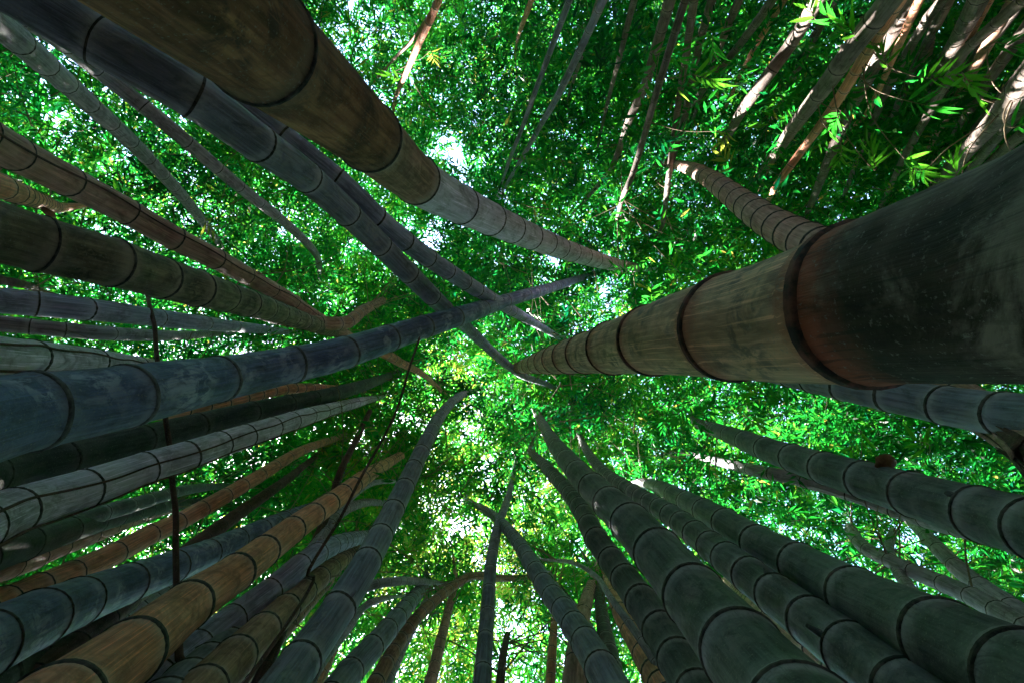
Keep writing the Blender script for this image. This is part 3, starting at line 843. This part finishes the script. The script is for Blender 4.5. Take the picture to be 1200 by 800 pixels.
def leaf_sprays(C, size, nleaf, tint, rnd, droop=0.35):
    """fans of lance-shaped leaves on short twigs round the centres C; 4 corners and a raised
    midrib each. Returns vertices, faces, tint"""
    n = len(C)
    ax = rnd.normal(size=(n, 3)); ax[:, 2] = ax[:, 2] * 0.35 - droop * 0.5; ax = unit(ax)
    nrm = rnd.normal(size=(n, 3)) * 0.5; nrm[:, 2] += 1.0
    nrm = unit(nrm - ax * np.sum(nrm * ax, 1)[:, None]); sd = np.cross(ax, nrm)
    k = np.arange(nleaf)
    t = (k + 0.5) / nleaf
    ang = ((k % 2) * 2 - 1) * (1.25 - 0.95 * t)                     # alternate left and right, tip leaf ahead
    ang = ang[None, :] + rnd.normal(size=(n, nleaf)) * 0.22
    L = size[:, None] * (0.75 + 0.5 * rnd.random((n, nleaf)))
    pos = C[:, None, :] + ax[:, None, :] * ((t[None, :] - 0.5) * size[:, None] * 1.7)[:, :, None]
    d = ax[:, None, :] * np.cos(ang)[:, :, None] + sd[:, None, :] * np.sin(ang)[:, :, None] \
        + nrm[:, None, :] * (rnd.normal(size=(n, nleaf)) * 0.28 - 0.12)[:, :, None]
    d[:, :, 2] -= droop * rnd.random((n, nleaf))
    d = d.reshape(-1, 3); d = unit(d); pos = pos.reshape(-1, 3); L = L.reshape(-1, 1)
    nn = np.repeat(nrm, nleaf, 0) + rnd.normal(size=(n * nleaf, 3)) * 0.35
    nn = unit(nn - d * np.sum(nn * d, 1)[:, None]); w = np.cross(d, nn)
    W = L * (0.095 + 0.035 * rnd.random((len(L), 1)))
    v = np.stack([pos, pos + d * L * 0.36 + w * W, pos + d * L * 1.0 - np.array([0, 0, 1]) * L * 0.12, pos + d * L * 0.36 - w * W], 1)
    f = np.arange(len(v) * 4).reshape(-1, 4)
    tt = np.repeat(tint, nleaf) + rnd.normal(size=n * nleaf) * 0.15 + (rnd.random(n * nleaf) < .02) * .6
    return v.reshape(-1, 3), f, np.repeat(np.clip(tt, 0, 1), 4)


# places where the canopy is open to the sky (x, y, radius, how open)
GAPS = [(535, 178, 26, 1.0), (560, 190, 20, .8), (645, 308, 16, .9), (640, 330, 12, .6), (205, 140, 24, .7), (150, 40, 60, .4),
        (70, 60, 40, .6), (60, 130, 45, .5), (345, 262, 26, .7), (380, 345, 18, .6), (500, 285, 22, .8), (540, 622, 30, .85),
        (515, 600, 28, .6), (560, 655, 26, .6), (600, 735, 22, .8), (683, 640, 20, .75), (1062, 632, 22, .85), (470, 110, 30, .6),
        (590, 110, 22, .6), (430, 40, 36, .5), (560, 460, 26, .2), (500, 500, 24, .25), (550, 550, 26, .3), (420, 510, 20, .5),
        (615, 600, 26, .4), (660, 740, 30, .4), (470, 640, 30, .5), (40, 160, 30, .6), (110, 348, 24, .4), (640, 545, 24, .35),
        (330, 455, 18, .5), (730, 335, 16, .3), (450, 760, 30, .45), (400, 740, 24, .5), (985, 90, 14, .4), (1000, 235, 16, .4), (1060, 140, 12, .4)]
# places where it is denser (x, y, radius x, radius y, extra)
THICK = [(720, 90, 120, 110, .35), (980, 180, 260, 170, .55), (1050, 500, 220, 90, .15), (600, 70, 70, 50, .3), (860, 300, 140, 80, .5),
         (700, 470, 70, 40, .3), (540, 700, 30, 60, .3), (800, 560, 150, 60, .3), (550, 330, 70, 50, .35), (200, 560, 260, 80, .15), (140, 330, 150, 60, .15)]


HEAVY = [(560, 520, 130, 120, .03), (340, 640, 100, 60, .02), (590, 400, 220, 130, .08), (540, 600, 120, 130, .035), (380, 180, 200, 130, .05), (-80, 660, 100, 140, .04), (50, 820, 200, 90, .03), (950, 130, 220, 120, .02)]


def openness(px, py):
    o = np.zeros(len(px))
    for (x, y, r, a) in GAPS:
        o = np.maximum(o, a * np.exp(-((px - x) ** 2 + (py - y) ** 2) / (r * r)))
    return o


def thickness(px, py):
    t = np.zeros(len(px))
    for (x, y, rx, ry, a) in THICK:
        t += a * np.exp(-(((px - x) / rx) ** 2 + ((py - y) / ry) ** 2))
    return t


# openings through the crowns along which the sun reaches single stems: (x, y, metres above camera, radius)
SHAFTS = [(898, 91, 3.4, 0.30), (868, 130, 4.0, 0.22), (965, 98, 3.2, 0.24), (935, 145, 4.2, 0.18), (1150, 160, 3.0, 0.25), (1000, 20, 2.6, 0.14),
          (505, 20, 4.6, 0.22), (478, 90, 5.6, 0.22), (1165, 40, 3.6, 0.22), (850, 160, 4.8, 0.29), (756, 95, 5.2, 0.18), (1180, 120, 2.6, 0.14), (752, 314, 6.5, 0.22), (740, 210, 4.6, 0.18)]
SV = np.array(SUN_VEC)


WIDE = [(1040, 505, 4.8, .9), (1150, 560, 4.0, .6), (930, 480, 5.0, .5), (1060, 215, 3.5, .5)]


def in_shaft(P, wide=False):
    m = np.zeros(len(P), bool)
    for (x, y, h, r) in SHAFTS + (WIDE if wide else []):
        q = np.array(at(x, y, h)); d = P - q
        t = d @ SV
        m |= (t > -0.2) & (np.linalg.norm(d - t[:, None] * SV, axis=1) < r + .02 * t)
    return m


def canopy_layer(name, label, n, h0, h1, size, nleaf, base_tint, seed, x0, x1, y0, y1, cut, gap_gain=1.0, thick_gain=0.8, clump=(2.6, 0.9), droop=.35):
    rnd = np.random.default_rng(seed)
    px = rnd.uniform(-120, 1320, n); py = rnd.uniform(-120, 920, n)
    m = n // 3                       # the crowns go on past what the view shows, with fewer and larger sprays
    ex = rnd.random(n) < 0.27
    px = np.where(ex, rnd.uniform(x0, x1, n), px); py = np.where(ex, rnd.uniform(y0, y1, n), py)
    # extra sprays thicken the crowns in places, partly to hold back sun flecks
    for (bx, by, sx, sy, share) in HEAVY:
        m = rnd.random(n) < share
        px = np.where(m, bx + rnd.normal(size=n) * sx, px); py = np.where(m, by + rnd.normal(size=n) * sy, py)
    u = rnd.random(n)
    h = h0 + (h1 - h0) * u
    # towards the rim of the grove the crowns hang lower
    rim = np.clip((np.hypot(px - 600, (py - 400) * 1.1) - 350) / 700, 0, 1)
    h = h * (1 - 0.38 * rim)
    P = np.stack([(px - 600) / F * h, (py - 400) / F * h, CAM_Z + h], 1)
    d = 0.6 * vnoise(P, clump[0]) + 0.4 * vnoise(P + 31.7, clump[1])
    keep = d + thick_gain * 0.25 * thickness(px, py) > cut
    keep &= rnd.random(n) > openness(px, py) * gap_gain
    keep &= ~in_shaft(P, True)
    P, px, py = P[keep], px[keep], py[keep]
    sz = size * (P[:, 2] / 10.0) ** 0.35 * (0.8 + 0.4 * rnd.random(len(P)))
    outer = (px < -120) | (px > 1320) | (py < -120) | (py > 920)
    sz = sz * np.where(outer, np.where((px < 350) & (py > 300), 2.8, 1.9), 1.0)  # unseen outer sprays enlarged to shut out light, most towards the lower left
    sun_glow = np.exp(-(((px - 540) / 190) ** 2 + ((py - 620) / 190) ** 2)) * 0.34  # yellow sunlit glow of the lower centre put into the leaf tint
    tint = base_tint + (vnoise(P + 77.0, 1.3) - 0.5) * 0.7 + sun_glow
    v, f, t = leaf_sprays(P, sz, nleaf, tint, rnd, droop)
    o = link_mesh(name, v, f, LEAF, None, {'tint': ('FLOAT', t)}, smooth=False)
    tag(o, label, 'foliage', None, 'stuff')
    return o, len(f), P


tot = 0
XL = (-700, 1900, -600, 1400)
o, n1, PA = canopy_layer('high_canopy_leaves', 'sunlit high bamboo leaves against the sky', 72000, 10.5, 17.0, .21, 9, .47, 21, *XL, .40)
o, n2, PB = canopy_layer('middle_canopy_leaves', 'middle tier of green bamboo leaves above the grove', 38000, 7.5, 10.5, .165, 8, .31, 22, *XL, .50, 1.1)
o, n0, PC = canopy_layer('backing_leaves', 'added backing of large leaves high above the bamboo that blocks sky light', 15000, 18.0, 26.0, .42, 8, .46, 25, *XL, .42, .9)  # large leaves added behind the canopy to block sky light
print('leaves', n1, n2)


# lower, darker sprays where the neighbouring clumps hang closer (upper right and right)
def hanging_layer(name, label, n, hx, size, nleaf, tint0, seed, boxes):
    rnd = np.random.default_rng(seed)
    Ps, S = [], []
    for (x, y, rx, ry, h0, h1, share) in boxes:
        m = int(n * share)
        px = x + rnd.normal(size=m) * rx; py = y + rnd.normal(size=m) * ry
        h = rnd.uniform(h0, h1, m)
        P = np.stack([(px - 600) / F * h, (py - 400) / F * h, CAM_Z + h], 1)
        d = vnoise(P, 0.8)
        P = P[(d > 0.47) & ~in_shaft(P)]
        Ps.append(P); S.append(np.full(len(P), size) * (0.7 + 0.6 * rnd.random(len(P))) * (h0 + h1) / 2 / hx)
    P = np.concatenate(Ps); sz = np.minimum(np.concatenate(S), .22)
    tint = tint0 + (vnoise(P + 7, .9) - .5) * .5
    v, f, t = leaf_sprays(P, sz, nleaf, tint, rnd, .3)
    o = link_mesh(name, v, f, LEAF, None, {'tint': ('FLOAT', t)}, smooth=False)
    tag(o, label, 'foliage', None, 'stuff')
    return len(f)


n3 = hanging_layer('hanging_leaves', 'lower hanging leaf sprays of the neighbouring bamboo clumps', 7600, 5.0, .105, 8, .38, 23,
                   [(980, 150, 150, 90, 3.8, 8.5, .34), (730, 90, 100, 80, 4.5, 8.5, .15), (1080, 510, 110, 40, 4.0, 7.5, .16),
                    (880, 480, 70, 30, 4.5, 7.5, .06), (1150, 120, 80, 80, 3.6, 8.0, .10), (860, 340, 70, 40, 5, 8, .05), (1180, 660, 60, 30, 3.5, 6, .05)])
print('hanging', n3)


# leafy ring added all round, from floor to crowns: blocks low sky light
def light_blocking_ring():
    rnd = np.random.default_rng(31)
    n = 17000
    a = rnd.uniform(0, 2 * math.pi, n); r = rnd.uniform(13, 22, n); z = rnd.uniform(0.1, 13, n)
    P = np.stack([np.cos(a) * r, np.sin(a) * r, z], 1)
    P = P[vnoise(P, 2.0) > 0.40]
    v, f, t = leaf_sprays(P, np.full(len(P), .9), 8, np.full(len(P), .3) + (vnoise(P, 1.5) - .5) * .5, rnd, .5)
    o = link_mesh('light_blocking_thicket', v, f, LEAF, None, {'tint': ('FLOAT', t)}, smooth=False)
    tag(o, 'added leafy thicket round the grove, mostly unseen, that blocks low sky light', 'foliage', None, 'stuff')


light_blocking_ring()


# the leafy heads of the culms themselves, round and beyond each tip
def culm_heads():
    rnd = np.random.default_rng(37)
    Ps = []
    for root, p, D in ALL_CULMS:
        tip = p.p[-1]; t = p.T[-1]
        far = tip[2]
        k = (44 if far > 4.5 else 20) if p.whip else 4
        for i in range(k):
            u = rnd.uniform(-.6, 1.0)
            q = tip + t * (u - .9) * far * .14 + rnd.normal(size=3) * far * (.03 + .012 * abs(u)) - np.array([0, 0, far * .015])
            if q[2] > 3.2: Ps.append(q)
    P = np.array(Ps)
    P = P[~in_shaft(P)]
    v, f, t = leaf_sprays(P, .13 * (P[:, 2] / 8) ** .5, 8, .42 + (vnoise(P, 1.0) - .5) * .5, rnd, .35)
    o = link_mesh('culm_head_leaves', v, f, LEAF, None, {'tint': ('FLOAT', t)}, smooth=False)
    tag(o, 'small leaf sprays crowding round the tips of the bamboo culms', 'foliage', None, 'stuff')


culm_heads()


def fallen_leaves():
    rnd = np.random.default_rng(51)
    n = 2500
    P = np.stack([rnd.normal(size=n) * 4, rnd.normal(size=n) * 4, np.full(n, .04)], 1)
    v, f, t = leaf_sprays(P, np.full(n, .16), 5, np.full(n, .5), rnd, 0.0)
    v[:, 2] = np.clip(v[:, 2] * .3, .02, .08)
    o = link_mesh('fallen_leaves', v, f, LITTER, smooth=False)
    tag(o, 'dry fallen bamboo leaves lying over the grove floor', 'leaf litter', None, 'stuff')


fallen_leaves()


# thin branchlets carrying the canopy leaves
def branchlets():
    rnd = np.random.default_rng(41)
    P = np.concatenate([PA[rnd.choice(len(PA), 3000, replace=False)], PB[rnd.choice(len(PB), 3000, replace=False)]])
    V, Fc, T = [], [], []
    off = 0
    for c in P:
        d = rnd.normal(size=3); d[2] = abs(d[2]) * .6 + .1; d /= np.linalg.norm(d)
        L = rnd.uniform(.6, 1.8); r = rnd.uniform(.004, .011)
        u = np.cross(d, [0, 0, 1.0]); u /= np.linalg.norm(u); w = np.cross(d, u)
        q = c - d * L * .5; bend = rnd.normal(size=3) * .12
        rows = []
        for i, t in enumerate((0, .5, 1)):
            m = q + d * L * t + bend * (1 - abs(t - .5) * 2)
            rr = r * (1.3 - t)
            for k in range(3):
                an = k * 2.094
                rows.append(m + (u * math.cos(an) + w * math.sin(an)) * rr)
        V += rows
        for i in range(2):
            for k in range(3):
                Fc.append((off + i * 3 + k, off + i * 3 + (k + 1) % 3, off + i * 3 + 3 + (k + 1) % 3, off + i * 3 + 3 + k))
        off += 9
    o = link_mesh('canopy_branchlets', V, Fc, TWIG)
    tag(o, 'thin pale branchlets threading through the leaf canopy', 'branches', None, 'stuff')


branchlets()


# ------------------------------------------------------------------ leaf sprays near enough to count, each hung from a culm
def blade(L, W, curl, rnd):
    """one lance-shaped leaf with a sunken midrib and a drooping tip, along +X"""
    xs = [0.0, 0.12, 0.38, 0.7, 1.0]
    ws = [0.02, 0.62, 1.0, 0.66, 0.0]
    v, f = [], []
    for x, w in zip(xs, ws):
        z = -curl * x * x * L
        v += [(x * L, w * W, z + w * W * .35), (x * L, 0, z), (x * L, -w * W, z + w * W * .35)]
    for i in range(4):
        b = i * 3
        f += [(b, b + 3, b + 4, b + 1), (b + 1, b + 4, b + 5, b + 2)]
    return v, f


def leaf_shared(L, W, curl, tint):
    v, f = blade(L, W, curl, None)
    o = link_mesh('leaf', v, f, LEAF, None, {'tint': ('FLOAT', np.full(len(v), tint))})
    return o


PROTO_LEAVES = {}
for key, tint in (('green', .5), ('lime', .72), ('yellow', .93)):
    PROTO_LEAVES[key] = [leaf_shared(1.0, .075, c, tint) for c in (.1, .3, .5)]

SPRAYS = [
 # x, y, metres above the camera, count, leaf length, colour, label
 (240, 258, 4.0, 8, .13, 'yellow', 'pale yellow star of leaves where the two upper left grey culms end'),
 (470, 92, 5.0, 7, .13, 'lime', 'lime leaf spray beside the tan culm at the top edge'),
 (505, 60, 5.0, 7, .13, 'yellow', 'yellowish leaf spray just right of the tan culm at the top edge'),
 (775, 60, 3.4, 9, .15, 'green', 'green leaf fan over the grey and tan culm near the top edge'),
 (812, 88, 3.2, 10, .15, 'lime', 'bright leaf fan between the grey and tan culm and the slender one at the top'),
 (832, 36, 3.0, 9, .15, 'green', 'leaf fan touching the top of the slender culm right of centre'),
 (853, 155, 3.6, 11, .12, 'yellow', 'yellow starburst of leaves at the foot of the sunlit whitish culm'),
 (858, 196, 3.6, 9, .12, 'yellow', 'small yellow-green star of leaves just above the banded culm'),
 (955, 22, 2.9, 10, .15, 'lime', 'lime leaf spray at the top edge left of the tall grey culm'),
 (990, 38, 2.8, 11, .15, 'green', 'wide green leaf fan at the top edge against the tall grey culm'),
 (1008, 48, 2.7, 9, .14, 'lime', 'leaf fan crossing the tall grey culm near the top edge'),
 (1040, 80, 2.8, 12, .15, 'lime', 'bright leaf fan between the two long parallel grey culms'),
 (1062, 118, 2.9, 9, .14, 'green', 'green leaf fan right of the second long grey culm'),
 (1085, 92, 2.7, 10, .14, 'lime', 'lime leaf fan under the short thin culm at the top edge'),
 (1128, 86, 2.6, 12, .14, 'lime', 'broad lime leaf fan beside the broad shaded corner culm'),
 (1160, 52, 2.5, 9, .13, 'green', 'leaf fan over the sunlit corner culm'),
 (985, 130, 3.2, 10, .14, 'green', 'leaf fan over the middle of the second long grey culm'),
 (985, 168, 3.2, 11, .14, 'lime', 'leaf fan beneath the second long grey culm'),
 (1025, 200, 2.9, 12, .14, 'lime', 'large bright leaf fan in the dark hollow above the giant culm'),
 (1060, 186, 2.8, 10, .14, 'lime', 'feathery leaf fan left of the bright grey culm at the right edge'),
 (1085, 198, 2.7, 9, .13, 'green', 'leaf fan close over the far end of the bright grey culm'),
 (1125, 215, 2.6, 11, .13, 'lime', 'lime leaf fan resting above the upper edge of the giant culm'),
 (1184, 150, 2.4, 10, .13, 'green', 'leaf fan at the right edge among the outermost culms'),
 (1192, 186, 2.4, 2, .12, 'yellow', 'pair of yellowed leaves at the right edge just above the giant culm'),
 (716, 250, 4.6, 9, .15, 'green', 'leaf fan between the tip of the huge brown culm and the short tan one'),
 (795, 318, 4.6, 9, .14, 'lime', 'lime leaf spray at the very tip of the pale bent culm'),
 (735, 318, 4.8, 8, .14, 'green', 'dark leaf spray under the pale bent tip'),
 (890, 462, 3.3, 11, .15, 'lime', 'drooping bright leaf fan just under the giant culm'),
 (880, 486, 3.3, 10, .15, 'lime', 'leaf fan hanging above the start of the dark teal culm'),
 (925, 480, 3.2, 9, .14, 'green', 'green leaf fan between the half hidden slate culm and the teal one'),
 (1010, 505, 3.0, 9, .14, 'lime', 'leaf fan in the bright gap right of centre above the teal culm'),
 (1090, 528, 2.9, 9, .14, 'lime', 'leaf fan farthest right in the gap above the teal culm'),
 (872, 568, 3.4, 9, .13, 'lime', 'green leaf tuft hanging below the pale culm at the lower right'),
 (1140, 640, 3.0, 9, .13, 'green', 'leaf fan in the gap under the dark teal culm near the right edge'),
 (415, 700, 3.6, 8, .12, 'green', 'dark leaf tuft beside the foot of the curved grey branch'),
 (592, 770, 3.6, 12, .11, 'green', 'dark palm-like tuft on the frayed snag at the bottom centre'),
 (800, 480, 4.2, 9, .14, 'green', 'loose leaf fan left of the start of the dark teal culm'),
]
CULM_SAMPLES = [(np.array(p.p[p.nb:]), np.array(p.r[p.nb:])) for (r_, p, D_) in ALL_CULMS]
ALLP = np.concatenate([a for a, b in CULM_SAMPLES]); ALLR = np.concatenate([b for a, b in CULM_SAMPLES])
for idx, (x, y, h, cnt, L, colour, lab) in enumerate(SPRAYS):
    c = at(x, y, h); cn = np.array(c)
    # the culm it hangs from: nearest point at about its own height or above
    dv = ALLP - cn
    dist = np.linalg.norm(dv, axis=1) + np.where(dv[:, 2] < 0.15, 6.0, 0) + np.where(ALLR > .06, .5, 0)
    q = int(np.argmin(dist)); anchor = ALLP[q]
    root = bpy.data.objects.new('leaf_spray', None); root.empty_display_size = .05
    col.objects.link(root); root.location = anchor
    tag(root, lab, 'leaf spray', 'leaf sprays hanging near the camera')
    mid = (anchor + cn) / 2 + np.array([0, 0, .12 * np.linalg.norm(anchor - cn)])
    d = cn - mid; d /= np.linalg.norm(d)
    side = np.cross(d, [0, 0, 1.0]); side /= np.linalg.norm(side) + 1e-9
    # the spray's own twig spreads across the view
    a = random.uniform(0, 2 * math.pi)
    dirn = np.array([math.cos(a), math.sin(a), -.25])
    end = cn + dirn * L * 1.1
    tube_object('twig', [anchor, mid, cn, end], [.005, .0035, .0025, .001], TWIG, 5, root, origin=anchor, sub=4)
    for i in range(cnt):
        t = (i + .5) / cnt
        b = cn + dirn * L * 1.1 * t
        an = a + ((i % 2) * 2 - 1) * (1.15 - .9 * t) + random.gauss(0, .15)
        src = random.choice(PROTO_LEAVES[colour])
        o = src.copy()
        col.objects.link(o); o.parent = root
        o.location = b - anchor
        o.rotation_euler = (random.gauss(0, .35), random.uniform(-.15, .5), an)
        sz = L * random.uniform(.75, 1.2)
        o.scale = (sz, sz * random.uniform(.8, 1.2), sz)
for lst in PROTO_LEAVES.values():
    for o in lst:
        bpy.data.objects.remove(o)


# ------------------------------------------------------------------ dry sheaths caught on culms
def dry_sheath(x, y, h, size, rot, lab):
    c = at(x, y, h)
    v, f = [], []
    for i in range(6):
        t = i / 5
        w = size * .42 * math.sin(math.pi * (0.12 + .8 * t)) ** .7
        for j in range(5):
            a = (j - 2) / 2 * 1.1
            v.append((t * size, w * math.sin(a), -w * .5 * math.cos(a) + .12 * size * t * t))
    for i in range(5):
        for j in range(4):
            b = i * 5 + j
            f.append((b, b + 1, b + 6, b + 5))
    o = link_mesh('dry_sheath', v, f, SHEATH)
    o.location = c; o.rotation_euler = rot
    md = o.modifiers.new('thickness', 'SOLIDIFY'); md.thickness = .002
    tag(o, lab, 'sheath')


dry_sheath(1024, 540, 1.62, .085, (0, 0, .1), 'rusty dry sheath stuck on the upper edge of the dark teal culm')
dry_sheath(50, 245, 2.0, .06, (.6, 0, .5), 'curled orange sheath scrap at the end of the short tan culm on the left edge')
